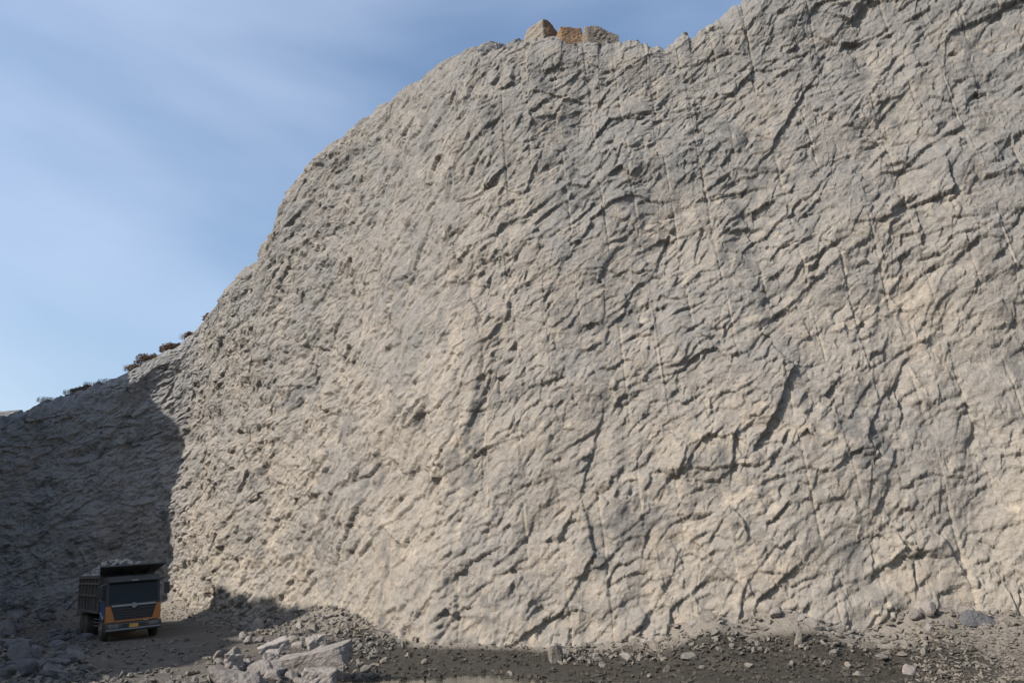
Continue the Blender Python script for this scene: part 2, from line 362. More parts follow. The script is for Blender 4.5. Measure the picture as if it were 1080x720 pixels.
def build_cliff(name, pts, sil, mat, batter, R, cols_px, rows, seed, back_dir, extra=None, amp=1.0, left=False):
    ss, P = smooth_path(pts); N = path_normals(P)
    if callable(batter): batter = batter(P)
    H = solve_top(P, N, sil, batter, R)
    if extra is not None: H = extra(P, H)
    px, _ = project(np.c_[P, np.full(len(P), 8.0)])
    front = P[:, 1] > 1
    px = np.where(front & (P[:, 0] > -39) & ~((P[:, 0] < -30) & (P[:, 1] < 52)), px, -9999.0)
    if cols_px is not None:
        c0, c1, st = cols_px
        cs = []; s = ss[0]
        # march along the path, one column per st pixels, at most 0.5 m
        dpx = np.abs(np.gradient(np.maximum(px, -80), ss)) + 1e-6
        inside = (px > c0) & (px < c1)
        while s < ss[-1]:
            cs.append(s); i = np.searchsorted(ss, s)
            i = min(i, len(ss) - 1)
            s += min(0.07, st / dpx[i]) if inside[i] else 0.30
        s = np.array(cs)
    Pc = np.stack([np.interp(s, ss, P[:, i]) for i in (0, 1)], -1); Nc = np.stack([np.interp(s, ss, N[:, i]) for i in (0, 1)], -1)
    Hc = np.interp(s, ss, H)
    bt = np.interp(s, ss, batter)[None, :] if np.ndim(batter) else batter
    lf = (1 - sstep(-13, -5, Pc[:, 0]))[None, :] if left else 0.0
    nb = np.floor(s / 0.9 + 0.5 * perlin(s / 1.3, s * 0, 971)).astype(np.int32); nc = np.floor(s / 2.3).astype(np.int32)
    Hc = Hc + 0.40 * (rnd(nb, nb * 0, 972) - 0.5) + 0.45 * (rnd(nc, nc * 0, 973) - 0.5) + 0.40 * fbm(s / 0.7, s * 0 + 0.5, 3, 974)
    r = np.linspace(0, 1, rows)[:, None]
    h = -0.8 + (Hc[None, :] + 0.8) * (1 - (1 - r) ** 1.12)
    off = back_off(np.maximum(h, 0), Hc[None, :], bt, R)
    u = np.broadcast_to(s[None, :], h.shape)
    d, pale, fresh = relief(u, h, seed, lf)
    d = (0.85 * d + 0.15 * soften(d, 1)) * (1.0 - 0.12 * (1 - lf))
    fade = 1 - 0.45 * sstep(0.0, 1.0, (h - (Hc - R)) / R)
    X = Pc[None, :, 0] + Nc[None, :, 0] * (d * fade - off); Y = Pc[None, :, 1] + Nc[None, :, 1] * (d * fade - off)
    Z = h + (1 - fade) * d * 1.3
    face = np.stack([X, Y, Z], -1)
    # plateau behind the crest
    t = np.array([0.5, 1.2, 2.2, 3.6, 5.5, 8, 11, 15, 20, 27, 36, 48])[:, None]
    wl_ = (1 - sstep(-37.0, -33.0, Pc[:, 0]))[None]; bd = np.array(back_dir)[:, None] * (1 - wl_) + np.array([-0.848, -0.53])[:, None] * wl_; bd = bd / np.linalg.norm(bd, axis=0)  # unseen left plateau follows the sun's heading to keep its shadow edges upright
    last = face[-1][None]
    top = np.empty((len(t), len(s), 3))
    top[..., 0] = last[..., 0] + bd[0] * t; top[..., 1] = last[..., 1] + bd[1] * t
    top[..., 2] = last[..., 2] - 0.10 * t + 0.35 * np.minimum(t / 4, 1) * fbm(top[..., 0] / 3, top[..., 1] / 3, 3, seed + 5)
    rib = np.exp(-((Pc[None, :, 0] + 4.3 - 0.05 * h) / 1.3) ** 2 - ((h - 13.5) / 5.5) ** 2) * sstep(-0.35, 0.3, fbm(u / 1.1, h / 1.6, 4, seed + 95))
    pale = np.maximum(pale, 0.85 * rib)
    blu = 0.8 * (1 - sstep(-28.0, -22.0, Pc[None, :, 0] + 2.5 * fbm(u / 5, h / 5, 3, seed + 91)))  # shade of the back face put into the rock colour as a bluish tint
    G = np.concatenate([face, top], 0)
    z = np.zeros((len(t), len(s)))
    o = grid_mesh(name, G, mat, {'pale': np.concatenate([pale, z]), 'fresh': np.concatenate([fresh, z]), 'bluish_shade': np.concatenate([blu, blu[-1:].repeat(len(t), 0)])})
    return o, (ss, P, N, H, np.concatenate([face[-60:], top[:6]], 0))

def shadow_wall(P, H):
    """Unseen left wall of the pit, its height and gap shaped to cast the shadows."""
    k = 1 - sstep(-38.8, -38.0, P[:, 0]); k = np.where(P[:, 1] < 50, 1.0, k)
    k = np.where(P[:, 0] > -30, 0.0, k)
    W = np.interp(P[:, 1], [-25, 0, 12, 22.4, 23.2, 28.6, 36.2, 36.6, 46.6, 47.0, 60], [12, 20, 22, 20.6, 24.4, 22.2, 19.3, 12.0, 12.5, 27.0, 27.0])
    return H * (1 - k) + W * k
def batter(P): return 0.03 - 0.015 * sstep(-32, -24, P[:, 0]) + 0.085 * sstep(-20, 0, P[:, 0])
cliff, MAIN = build_cliff('quarry_cliff', FACE_PTS, SKYLINE, M['cliff'], batter, 2.2, (-60, 1360, 1.0), 610, 100, (0.2, 0.98), shadow_wall, left=True)
tag(cliff, kind='structure')
BACK = MAIN

# ------------------------------------------------------------------ pit floor
BP = MAIN[1][::8]; BN = MAIN[2][::8]

def wall_dist(x, y):
    """Distance in front of the rock faces (negative behind)."""
    sh = np.shape(x); x = np.ravel(x); y = np.ravel(y); out = np.empty(len(x))
    for a in range(0, len(x), 20000):
        dx = x[a:a + 20000, None] - BP[None, :, 0]; dy = y[a:a + 20000, None] - BP[None, :, 1]
        d2 = dx * dx + dy * dy; i = np.argmin(d2, 1); r = np.arange(len(i))
        sg = np.sign(dx[r, i] * BN[i, 0] + dy[r, i] * BN[i, 1])
        out[a:a + 20000] = np.sqrt(d2[r, i]) * sg
    return out.reshape(sh)

def gauss(x, y, cx, cy, sx, sy): return np.exp(-((x - cx) / sx) ** 2 - ((y - cy) / sy) ** 2)

def ground_parts(x, y):
    x = np.asarray(x, float); y = np.asarray(y, float)
    dw = wall_dist(x, y)
    T = 0.35 + 1.15 * sstep(2.0, 7.5, x) * (0.85 + 0.5 * perlin(x / 2.1, y * 0 + 0.3, 955)) + 0.75 * np.exp(-((x + 7.6) / 2.4) ** 2) + 0.35 * sstep(-15, -22, x)
    Wd = 1.6 + 1.9 * sstep(2.0, 8.0, x) + 1.5 * np.exp(-((x + 7.6) / 2.8) ** 2)
    far = 1 - sstep(60, 90, np.hypot(x, y))
    z = T * np.clip(1 - np.maximum(dw, -1) / Wd, 0, 1.4) ** 1.25 * far
    z = z + 0.9 * (1 - sstep(4, 13, np.hypot(x, y)))                       # the bank the viewer stands on
    z = z + 0.75 * gauss(x, y, 19.0, 21.5, 4.0, 5.0)                        # spill on the right
    z = z + 1.9 * gauss(x, y, -18.8, 25.5, 3.6, 4.4)                       # blasted heap on the left
    z = z + 3.0 * gauss(x, y, -27.5, 20.5, 5.0, 6.0)  # unseen mound added out of frame to shade the heap
    r = np.clip((x + 17.0) * 0.79 + (y - 36.5) * 0.62, -5, 9)                # the haul road banks up to the face
    z = z + 0.085 * r * (1 - sstep(-10.5, -6.5, x)) * sstep(24.0, 31.0, y) * (1 - sstep(58, 70, y)) * sstep(-45, -30, x)
    z = z + 0.35 * gauss(x, y, -7.6, 25.5, 2.2, 2.5)
    z = z - 0.30 * gauss(x, y, -1.2, 22.0, 4.2, 3.0)
    rough = 0.10 * fbm(x / 2.3, y / 2.3, 4, 900) + 0.03 * fbm(x / 0.5, y / 0.5, 3, 910)
    road = gauss(x, y, -14.0, 33.0, 6.0, 6.0)
    z = z + rough * (1 - 0.6 * road)
    return z, dw

def ground_z(x, y): return ground_parts(np.atleast_1d(x), np.atleast_1d(y))[0]

def hit_ground(px, py):
    d = pix_ray(np.atleast_1d(np.asarray(px, float)), np.atleast_1d(np.asarray(py, float)))
    t = np.full(len(d), 12.0); dt = 0.6; lo = t.copy(); done = np.zeros(len(d), bool)
    for _ in range(90):
        p = EYE + d * t[:, None]; below = p[:, 2] < ground_z(p[:, 0], p[:, 1])
        done |= below; lo = np.where(done, lo, t); t = np.where(done, t, t + dt)
    hi = lo + dt
    for _ in range(9):
        mid = (lo + hi) / 2; p = EYE + d * mid[:, None]; below = p[:, 2] < ground_z(p[:, 0], p[:, 1])
        hi = np.where(below, mid, hi); lo = np.where(below, lo, mid)
    p = EYE + d * hi[:, None]; p[:, 2] = ground_z(p[:, 0], p[:, 1]); return p

def mud_mask(x, y, dw):
    n = fbm(x / 2.2, y / 1.4, 4, 930)
    lo = 0.15 + 0.75 * sstep(1.0, 7.0, x)
    edge = dw - lo + 0.9 * n
    m = sstep(-0.35, 0.35, edge) * sstep(-8.2, -6.4, x + 0.8 * n) * (1 - sstep(13.6, 15.0, x + 1.6 * n + 0.12 * (y - 24))) * sstep(9.0, 14.0, y)
    return m

def axis(lo, hi, step, far, n):
    a = np.arange(lo, hi + 1e-6, step); g = np.geomspace(step, far, n)
    return np.r_[lo - g[::-1], a, hi + g]
gx = axis(-30, 26, 0.145, 700, 46); gy = axis(14, 60, 0.145, 700, 46)
GXX, GYY = np.meshgrid(gx, gy)
gz, gdw = ground_parts(GXX, GYY)
wet = mud_mask(GXX, GYY, gdw)
gz = gz - 0.02 * wet
dust = (1 - sstep(0.6, 2.6, gdw + 0.8 * fbm(GXX / 1.3, GYY / 1.3, 3, 960))) * 0.95

m, nt, b = new_mat('pit_floor'); M['floor'] = m
P = nd(nt, 'ShaderNodeNewGeometry').outputs['Position']
n1 = noise(nt, P, 0.5, 6, 0.6, 0.4); n2 = noise(nt, P, 4.0, 8, 0.65); n3 = noise(nt, P, 22.0, 5, 0.6)
vo = nd(nt, 'ShaderNodeTexVoronoi'); vo.inputs['Scale'].default_value = 9.0; nt.links.new(P, vo.inputs['Vector'])
dry = mixc(nt, ramp(nt, n1, [(0.38, 0.0), (0.62, 1.0)]), (0.086, 0.077, 0.067), (0.112, 0.099, 0.084))
dry = mixc(nt, ramp(nt, n2, [(0.45, 0.0), (0.75, 0.8)]), dry, (0.064, 0.054, 0.043))
mud = mixc(nt, ramp(nt, n2, [(0.4, 0.0), (0.65, 1.0)]), (0.028, 0.025, 0.020), (0.053, 0.047, 0.038))
wa = nd(nt, 'ShaderNodeAttribute', attribute_name='wet')
da = nd(nt, 'ShaderNodeAttribute', attribute_name='dust')
dry = mixc(nt, da.outputs['Fac'], dry, mixc(nt, ramp(nt, n2, [(0.4, 0.0), (0.7, 1.0)]), (0.185, 0.165, 0.140), (0.15, 0.135, 0.115)))
col = mixc(nt, wa.outputs['Fac'], dry, mud)
col = mixc(nt, 1.0, col, ramp(nt, n3, [(0.3, 0.8), (0.7, 1.2)]), 'MULTIPLY')
nt.links.new(col, b.inputs['Base Color'])
rr = ramp(nt, wa.outputs['Fac'], [(0.0, 0.95), (1.0, 0.62)]); nt.links.new(rr, b.inputs['Roughness'])
b.inputs['Specular IOR Level'].default_value = 0.3
bump(nt, b, [(n2, 0.8, 0.12), (vo.outputs['Distance'], 0.35, 0.05), (n3, 0.6, 0.02)])
ground = grid_mesh('ground', np.stack([GXX, GYY, gz], -1), M['floor'], {'wet': wet, 'dust': dust})
tag(ground, kind='structure')

# murky pool in the low spot
m, nt, b = new_mat('murky_water'); M['water'] = m
b.inputs['Base Color'].default_value = (0.045, 0.042, 0.032, 1); b.inputs['Roughness'].default_value = 0.12
P = nd(nt, 'ShaderNodeNewGeometry').outputs['Position']
bump(nt, b, [(noise(nt, P, 3.0, 3, 0.5), 0.25, 0.03)])
xs = np.linspace(-8.0, 6.0, 57); ys = np.linspace(14.5, 27.0, 51); XX, YY = np.meshgrid(xs, ys)
pool = grid_mesh('water', np.stack([XX, YY, np.full_like(XX, -0.105)], -1), M['water']); tag(pool, kind='structure')

# ------------------------------------------------------------------ loose rock
def ico(sub):
    bm = bmesh.new(); bmesh.ops.create_icosphere(bm, subdivisions=sub, radius=1.0)
    V = np.array([v.co[:] for v in bm.verts]); F = np.array([[v.index for v in f.verts] for f in bm.faces]); bm.free(); return V, F
ICO = {k: ico(k) for k in (1, 2, 3)}

def rock_arrays(seed, sub=2, asp=(1, 0.8, 0.6), npl=11, jit=0.03, cut=(0.48, 0.86)):
    r = np.random.default_rng(seed); V, F = ICO[sub]; V = V.copy()
    for _ in range(npl):
        n = r.normal(size=3); n /= np.linalg.norm(n); dd = r.uniform(*cut)
        V = V - n * np.clip(V @ n - dd, 0, None)[:, None]
    V = V + r.normal(size=V.shape) * jit * (1.0 if sub < 3 else 0.5)
    V = V * np.array(asp); V /= np.abs(V[:, :2]).max()
    return V, F

def hull_mesh(name, pts, mat, sub=4, jit=0.02, seed=0, bev=0.05):
    """Convex block given by its corners, as an even mesh with chipped, slightly rough faces."""
    bm = bmesh.new()
    for p in pts: bm.verts.new(p)
    bmesh.ops.convex_hull(bm, input=list(bm.verts)); bm.normal_update()
    P = np.array(pts, float); c = (P.min(0) + P.max(0)) / 2; ext = (P.max(0) - P.min(0)) / 2
    n = np.array([f.normal[:] for f in bm.faces]); d = np.array([f.normal.dot(f.verts[0].co) for f in bm.faces]) - n @ c; bm.free()
    sg = np.sign(d); n = n * sg[:, None]; d = np.abs(d)
    V, F = ico(sub); D = V * ext; D /= np.linalg.norm(D, axis=1)[:, None]
    pr = D @ n.T; t = np.where(pr > 1e-4, d[None] / np.maximum(pr, 1e-4), 1e9)
    t1 = np.sort(t, 1); T = t1[:, 0] - 0.5 * bev * np.exp(-(t1[:, 1] - t1[:, 0]) / (bev * 0.7))
    W = c + D * T[:, None]
    f = 1.0 / max(0.5, ext.max())
    k = jit * (1.6 * fbm((W[:, 0] + W[:, 2] * 0.7) * 1.6 * f, (W[:, 1] - W[:, 2] * 0.9) * 1.6 * f, 3, seed) + 0.8 * fbm((W[:, 0] - W[:, 2]) * 5, (W[:, 1] + W[:, 2] * 0.6) * 5, 3, seed + 9))
    bx, by, r1, r2, e = plates(W[:, 0] + W[:, 1] * 0.6, W[:, 2] + W[:, 1] * 0.5, 0.5, 0.22, 0.3, seed + 3)
    k = k + jit * 0.3 * (r1 - 0.5)
    return tri_mesh(name, W + D * k[:, None], F, mat, link=False)

ROCKS = {}
def rock_protos(key, mat, n, sub, seed):
    out = []
    for k in range(n):
        r = np.random.default_rng(seed + k)
        V, F = rock_arrays(seed + k, sub, (1, r.uniform(0.55, 0.95), r.uniform(0.38, 0.75)))
        out.append(tri_mesh(key, V, F, mat, link=False))
    ROCKS[key] = out
rock_protos('pale_rock', M['boulder'], 10, 3, 3000)
rock_protos('grey_rock', M['greyrock'], 10, 3, 3100)
rock_protos('dirty_rock', M['talus'], 8, 3, 3200)

def put_rock(name, key, p, size, rs, label, group, sink=0.22, tilt=0.35, cat='rock'):
    me = ROCKS[key][int(rs.integers(len(ROCKS[key])))]
    o = bpy.data.objects.new(name, me); C.objects.link(o)
    o.rotation_euler = (rs.normal() * tilt, rs.normal() * tilt, rs.uniform(0, 6.28))
    o.scale = (size / 2, size / 2 * rs.uniform(0.8, 1.1), size / 2 * rs.uniform(0.85, 1.25))
    o.location = (p[0], p[1], p[2] + size * (0.30 - sink)); tag(o, label, cat, group); return o

rs = np.random.default_rng(21)
def scatter_px(n, xr, yr, rs): return hit_ground(rs.uniform(*xr, n), rs.uniform(*yr, n))

# blasted heap at the left
for p, q in zip(scatter_px(170, (-6, 92), (646, 722), rs), rs.uniform(size=170)):
    if p[0] > -11.8 - (30 - p[1]) * 0.05 and q > 0.3: continue
    put_rock('blasted_rock', 'grey_rock', p, 0.28 + 0.75 * q ** 2.4, rs, ('large angular grey block in the blasted heap beside the haul road' if q > 0.85 else 'middling grey rock in the blasted heap beside the haul road' if q > 0.5 else 'small grey rock wedged in the blasted heap beside the haul road'), 'rocks of the blasted heap')
# pile in the foreground
for p, q in zip(scatter_px(75, (228, 372), (652, 722), rs), rs.uniform(size=75)):
    put_rock('rubble_rock', 'pale_rock', p, 0.25 + 0.55 * q ** 1.8, rs, ('chunky pale rock in the pile around the long slab' if q > 0.6 else 'small pale rock in the pile around the long slab'), 'rocks of the pile round the slab')
# cone of debris at the nose of the face
for p, q in zip(scatter_px(60, (255, 420), (632, 690), rs), rs.uniform(size=60)):
    put_rock('rubble_rock', 'pale_rock', p, 0.18 + 0.35 * q ** 2, rs, ('pale chunk of rock on the debris cone at the cliff nose' if q > 0.65 else 'small pale rock on the debris cone at the cliff nose'), 'rocks of the debris cone')
# along the foot of the big face
for p, q in zip(scatter_px(70, (600, 1084), (632, 664), rs), rs.uniform(size=70)):
    put_rock('talus_rock', 'pale_rock', p, 0.2 + 0.4 * q ** 2.5, rs, ('pale chunk of rock lying on the scree below the high face' if q > 0.65 else 'small pale rock lying on the scree below the high face'), 'rocks on the scree')
# stones in the mud
for (x, y, sz) in [(660, 694, 0.75), (690, 684, 0.55), (726, 694, 0.6), (703, 707, 0.4), (685, 713, 0.4), (783, 689, 0.45), (760, 687, 0.3), (820, 676, 0.4), (881, 690, 0.6), (930, 695, 0.75),
                   (895, 702, 0.4), (955, 680, 0.5), (975, 688, 0.5), (960, 708, 0.8), (935, 677, 0.4), (870, 700, 0.3), (905, 712, 0.5), (448, 699, 0.5), (430, 692, 0.35), (392, 694, 0.4), (406, 698, 0.5),
                   (538, 711, 0.3), (640, 690, 0.3), (740, 704, 0.3), (790, 703, 0.45), (835, 700, 0.35), (850, 684, 0.3), (490, 696, 0.3)]:
    p = hit_ground(x, y)[0]
    put_rock('mud_stone', 'pale_rock' if sz > 0.7 else 'dirty_rock', p, sz * rs.uniform(0.6, 0.95), rs, ('large pale stone sitting in the dark wet mud below the face' if sz > 0.55 else 'small stone sitting in the dark wet mud below the face'), 'stones in the mud', tilt=0.2)

def hull_thing(name, pts, mat, px, py, yaw, label, cat='boulder', rot=(0, 0), dz=0.0, scale=1.0, seed=1, pos=None, jit=0.02, bev=0.05, group=None):
    me = hull_mesh(name, [tuple(c * scale for c in p) for p in pts], mat, 5, jit, seed, bev)
    o = bpy.data.objects.new(name, me); C.objects.link(o)
    p = hit_ground(px, py)[0] if pos is None else pos
    o.location = (p[0], p[1], p[2] + dz); o.rotation_euler = (rot[0], rot[1], yaw); return tag(o, label, cat, group)

def block(l, w, h, seed, k=0.16):
    r = np.random.default_rng(seed); out = []
    for sx in (-1, 1):
        for sy in (-1, 1):
            for sz in (0, 1):
                out.append((sx * l / 2 * (1 - r.uniform(0, k * 1.4)), sy * w / 2 * (1 - r.uniform(0, k * 1.4)), h * (sz * (1 - r.uniform(0, k * 1.6)))))
    for _ in range(5): out.append((r.uniform(-.5, .5) * l, r.uniform(-.5, .5) * w, r.uniform(0.2, 1.0) * h))
    return out

# big foreground blocks
hull_thing('slab_boulder', block(2.9, 0.9, 0.62, 5), M['boulder'], 326, 712, -0.22, 'long pale slab boulder lying tilted across the rock pile', rot=(0.12, -0.22), dz=0.10, seed=2, jit=0.055, bev=0.16)
hull_thing('boulder', block(1.15, 0.8, 0.62, 8, 0.25), M['boulder'], 335, 722, 0.1, 'blocky pale boulder with a dark split end in front of the long slab', dz=-0.10, seed=3, jit=0.055, bev=0.16)
hull_thing('boulder', block(1.6, 1.1, 0.62, 12, 0.5), M['boulder'], 252, 722, -0.2, 'rounded pinkish boulder left of the long slab', dz=-0.12, seed=4, jit=0.055, bev=0.16)
hull_thing('boulder', block(0.95, 0.8, 0.62, 15, 0.5), M['boulder'], 249, 704, 0.5, 'pale upright boulder behind the rounded pinkish one', dz=-0.1, seed=5, jit=0.055, bev=0.16)
hull_thing('boulder', block(1.3, 0.6, 0.5, 18, 0.25), M['boulder'], 290, 690, 0.45, 'leaning flat pale boulder resting on the pile behind the slab', rot=(0.1, -0.3), dz=0.05, seed=6, jit=0.055, bev=0.16)
hull_thing('boulder', block(1.05, 0.6, 0.5, 22, 0.25), M['boulder'], 335, 682, 0.5, 'wedge of pale rock above the long slab at the debris cone', rot=(0.1, -0.25), dz=0.0, seed=7, jit=0.055, bev=0.16)
hull_thing('boulder', block(0.7, 0.6, 0.55, 25, 0.35), M['boulder'], 288, 702, 0.1, 'small rounded boulder in the shaded hollow behind the slab', dz=-0.05, seed=8, jit=0.055, bev=0.16)
hull_thing('boulder', [(-0.75, -0.3, 0), (0.8, -0.25, 0), (0.85, 0.3, 0.1), (-0.6, 0.35, 0), (-0.35, 0.1, 0.62), (0.1, 0.0, 0.66), (0.75, 0.05, 0.3), (-0.7, 0, 0.3)], M['greyrock'], 1030, 658, 0.05,
           'dark pointed boulder resting on the scree against the face', dz=-0.05, seed=9, jit=0.07, scale=0.8)
hull_thing('boulder', [(-0.28, -0.2, 0), (0.25, -0.2, 0), (0.2, 0.2, 0), (-0.25, 0.2, 0), (-0.42, 0, 0.62), (0.3, 0.1, 0.75), (0.38, -0.1, 0.5), (-0.3, -0.15, 0.8), (0.0, -0.2, 0.85)], M['talus'], 586, 697, 0.3,
           'pale top-heavy stone standing at the edge of the mud', dz=-0.08, seed=10, scale=0.75)
hull_thing('boulder', [(-0.15, -0.15, 0), (0.15, -0.12, 0), (0.12, 0.15, 0), (-0.15, 0.12, 0), (0.1, 0.0, 0.85), (0.3, 0.05, 0.8), (0.25, -0.1, 0.6)], M['talus'], 841, 678, 0.1,
           'slim pale stone standing upright in the mud', dz=-0.08, seed=11, scale=0.75)

def rubble(name, pts, sizes, mat, seed, sub=1, flat=0.7, label=None):
    base = [rock_arrays(seed + k, sub, (1, 0.5 + 0.035 * k, 0.34 + 0.03 * k), 7, 0.05, (0.25, 0.7)) for k in range(12)]
    r = np.random.default_rng(seed); V = []; F = []; n = 0
    for p, sz in zip(pts, sizes):
        v, f = base[int(r.integers(12))]; a = r.uniform(0, 6.28); b2 = r.normal() * 0.5
        R = np.array(Euler((b2, r.normal() * 0.4, a)).to_matrix())
        V.append((v * (sz / 2 * np.array([1, r.uniform(0.7, 1.1), r.uniform(0.6, 1.1)]))) @ R.T + np.array([p[0], p[1], p[2] + sz * 0.1])); F.append(f + n); n += len(v)
    o = tri_mesh(name, np.concatenate(V), np.concatenate(F), mat); tag(o, label, None, None, 'stuff'); return o

rs = np.random.default_rng(44)
def foot_points(n, x0, x1, dmax, rs, power=1.3):
    i0, i1 = np.searchsorted(MAIN[1][:, 0], [x0, x1]); i = rs.integers(i0, i1, n)
    dd = rs.uniform(0, 1, n) ** power * dmax - 0.35
    xy = MAIN[1][i] + MAIN[2][i] * dd[:, None]
    return np.c_[xy, ground_z(xy[:, 0], xy[:, 1])]
keep = []
p = foot_points(5200, 1.5, 23, 2.1, rs, 1.7); cl = fbm(p[:, 0] / 1.5, p[:, 1] / 1.5, 3, 77) + 0.12
p = p[cl > rs.uniform(-0.2, 0.35, len(p))]
sz = 0.05 + 0.34 * rs.uniform(size=len(p)) ** 4
rubble('scree', p, sz, M['talus'], 5000, label='loose broken scree along the foot of the high face')
p = np.r_[foot_points(1500, -12.5, -3.8, 3.4, rs), scatter_px(500, (215, 400), (650, 722), rs)]
rubble('debris_gravel', p, 0.06 + 0.42 * rs.uniform(size=len(p)) ** 3.4, M['talus'], 5100, label='loose pale debris around the slab and cone')
p = np.r_[foot_points(1300, -23.5, -12.0, 2.0, rs)]
rubble('foot_gravel', p, 0.06 + 0.22 * rs.uniform(size=len(p)) ** 2.6, M['talus'], 5200, label='loose stones along the cliff foot behind the truck')
p = np.r_[scatter_px(1400, (-10, 100), (648, 724), rs), scatter_px(500, (60, 240), (675, 724), rs)]
rubble('heap_gravel', p, 0.06 + 0.3 * rs.uniform(size=len(p)) ** 2.4, M['talus'], 5300, label='small broken stone between the rocks of the blasted heap')
p = scatter_px(3200, (380, 1030), (668, 724), rs)
mm = mud_mask(p[:, 0], p[:, 1], wall_dist(p[:, 0], p[:, 1])); pm = p[mm > 0.5]; pd = p[mm <= 0.5]
pm = pm[pm[:, 2] > -0.09]
rubble('mud_gravel', pm, 0.05 + 0.2 * rs.uniform(size=len(pm)) ** 2.6, M['wetstone'], 5400, label='mud-covered stones strewn over the wet floor')
p = np.r_[pd, scatter_px(1500, (960, 1090), (655, 724), rs)]
rubble('spill_gravel', p, 0.05 + 0.2 * rs.uniform(size=len(p)) ** 2.6, M['talus'], 5500, label='dry broken stone spilled at the edge of the mud')

# blocks left standing on the crest
def crest(M_, px, back=0.0, bd=(0.35, 0.94)):
    L = M_[4]; x, y = project(L)
    c = np.abs(x - px) + 1e3 * (L[:, :, 1] < 5); j = int(np.argmin(c.min(0))); near = np.where(np.abs(x[:, j] - px) < 25)[0]
    q = L[near[np.argmin(y[near, j])], j].copy(); q[0] += bd[0] * back; q[1] += bd[1] * back; return q
q = crest(MAIN, 569, 0.1)
hull_thing('crest_boulder', [(-1.1, -0.5, -0.6), (0.0, -0.9, -0.6), (1.1, 0.0, -0.6), (-0.7, 0.8, -0.6), (-0.85, -0.45, 0.45), (-0.35, -0.5, 0.8), (-0.05, -0.85, 0.78), (0.35, -0.6, 0.86), (1.0, -0.1, 0.22), (-0.5, 0.5, 0.7), (0.5, 0.6, 0.7), (0.7, -0.25, 0.55)],
           M['shadeside'], 0, 0, 0.0, 'angular grey boulder with a brown side painted in shade on the crest of the face', pos=q, dz=-0.26, seed=31, jit=0.06, bev=0.02)
q = crest(MAIN, 600, 0.15)
hull_thing('crest_boulder', block(1.5, 1.1, 1.2, 33, 0.3), M['ochrerock'], 0, 0, 0.3, 'rusty orange boulder between two grey ones on the crest', pos=q, dz=-0.42, seed=32, jit=0.04)
q = crest(MAIN, 630, 0.1)
hull_thing('crest_boulder', [(-0.9, -0.45, -0.4), (-0.75, -0.55, 0.62), (-0.55, 0.3, 0.8), (0.2, -0.3, 0.74), (1.05, -0.1, 0.42), (1.15, -0.2, -0.4), (0.8, 0.5, 0.4), (-0.6, 0.6, -0.4), (0.8, 0.6, -0.4)],
           M['litend'], 0, 0, 0.0, 'low dark grey boulder with a painted sunlit end on the crest', pos=q, dz=0.05, seed=35, jit=0.06)

# ------------------------------------------------------------------ dry scrub on the back crest
m, nt, b = new_mat('dry_grass'); M['grass'] = m
oi = nd(nt, 'ShaderNodeObjectInfo'); P = nd(nt, 'ShaderNodeNewGeometry').outputs['Position']
nt.links.new(ramp(nt, noise(nt, P, 6.0, 3), [(0.35, (0.10, 0.085, 0.06)), (0.6, (0.19, 0.16, 0.11)), (0.8, (0.26, 0.22, 0.16))]), b.inputs['Base Color']); b.inputs['Roughness'].default_value = 0.9
m, nt, b = new_mat('brown_twigs'); M['twig'] = m
P = nd(nt, 'ShaderNodeNewGeometry').outputs['Position']
nt.links.new(ramp(nt, noise(nt, P, 5.0, 3), [(0.35, (0.085, 0.05, 0.035)), (0.6, (0.14, 0.09, 0.06)), (0.75, (0.13, 0.115, 0.06))]), b.inputs['Base Color']); b.inputs['Roughness'].default_value = 0.9

def blades(n, rx, ry, h, lean, seed, w=0.012):
    r = np.random.default_rng(seed); V = []; F = []
    for k in range(n):
        a = r.uniform(0, 6.28); q = math.sqrt(r.uniform()); x, y = rx * q * math.cos(a), ry * q * math.sin(a)
        L = h * r.uniform(0.45, 1.0) * (1 - 0.35 * q); dx, dy = r.normal() * lean + 0.25 * x / rx, r.normal() * lean; t = r.uniform(0, 3.14)
        wx, wy = w * math.cos(t), w * math.sin(t); i = len(V)
        z0 = -0.25
        V += [(x - wx, y - wy, z0), (x + wx, y + wy, z0), (x + dx * L * .4 - wx * .7, y + dy * L * .4 - wy * .7, L * .55), (x + dx * L * .4 + wx * .7, y + dy * L * .4 + wy * .7, L * .55), (x + dx * L, y + dy * L, L * .95)]
        F += [(i, i + 1, i + 3), (i, i + 3, i + 2), (i + 2, i + 3, i + 4)]
    return V, F
def shrub(name, px, rx, ry, h, seed, label, back=0.1, group=None):
    q = crest(BACK, px, back, (-0.3, 0.95))
    root = bpy.data.objects.new(name, None); C.objects.link(root); root.location = q; tag(root, label, 'shrub', group)
    V, F = blades(70, rx * 0.8, ry * 0.8, h * 0.8, 0.5, seed, 0.014); st = tri_mesh('stems', V, F, M['twig']); st.parent = root
    r = np.random.default_rng(seed + 1); V = []; F = []
    for k in range(1500):
        d = r.normal(size=3); d /= np.linalg.norm(d); rad = r.uniform(0.35, 1.0) ** 0.5 * (1 + 0.25 * math.sin(5 * d[0] + seed) * math.cos(4 * d[1]))
        c = np.array([d[0] * rx * rad, d[1] * ry * rad, -0.1 + abs(d[2]) * h * rad]); t = r.normal(size=(3, 3)) * 0.05; i = len(V)
        V += [tuple(c + t[0]), tuple(c + t[1]), tuple(c + t[2])]; F.append((i, i + 1, i + 2))
    cr_ = tri_mesh('crown', V, F, M['twig']); cr_.parent = root
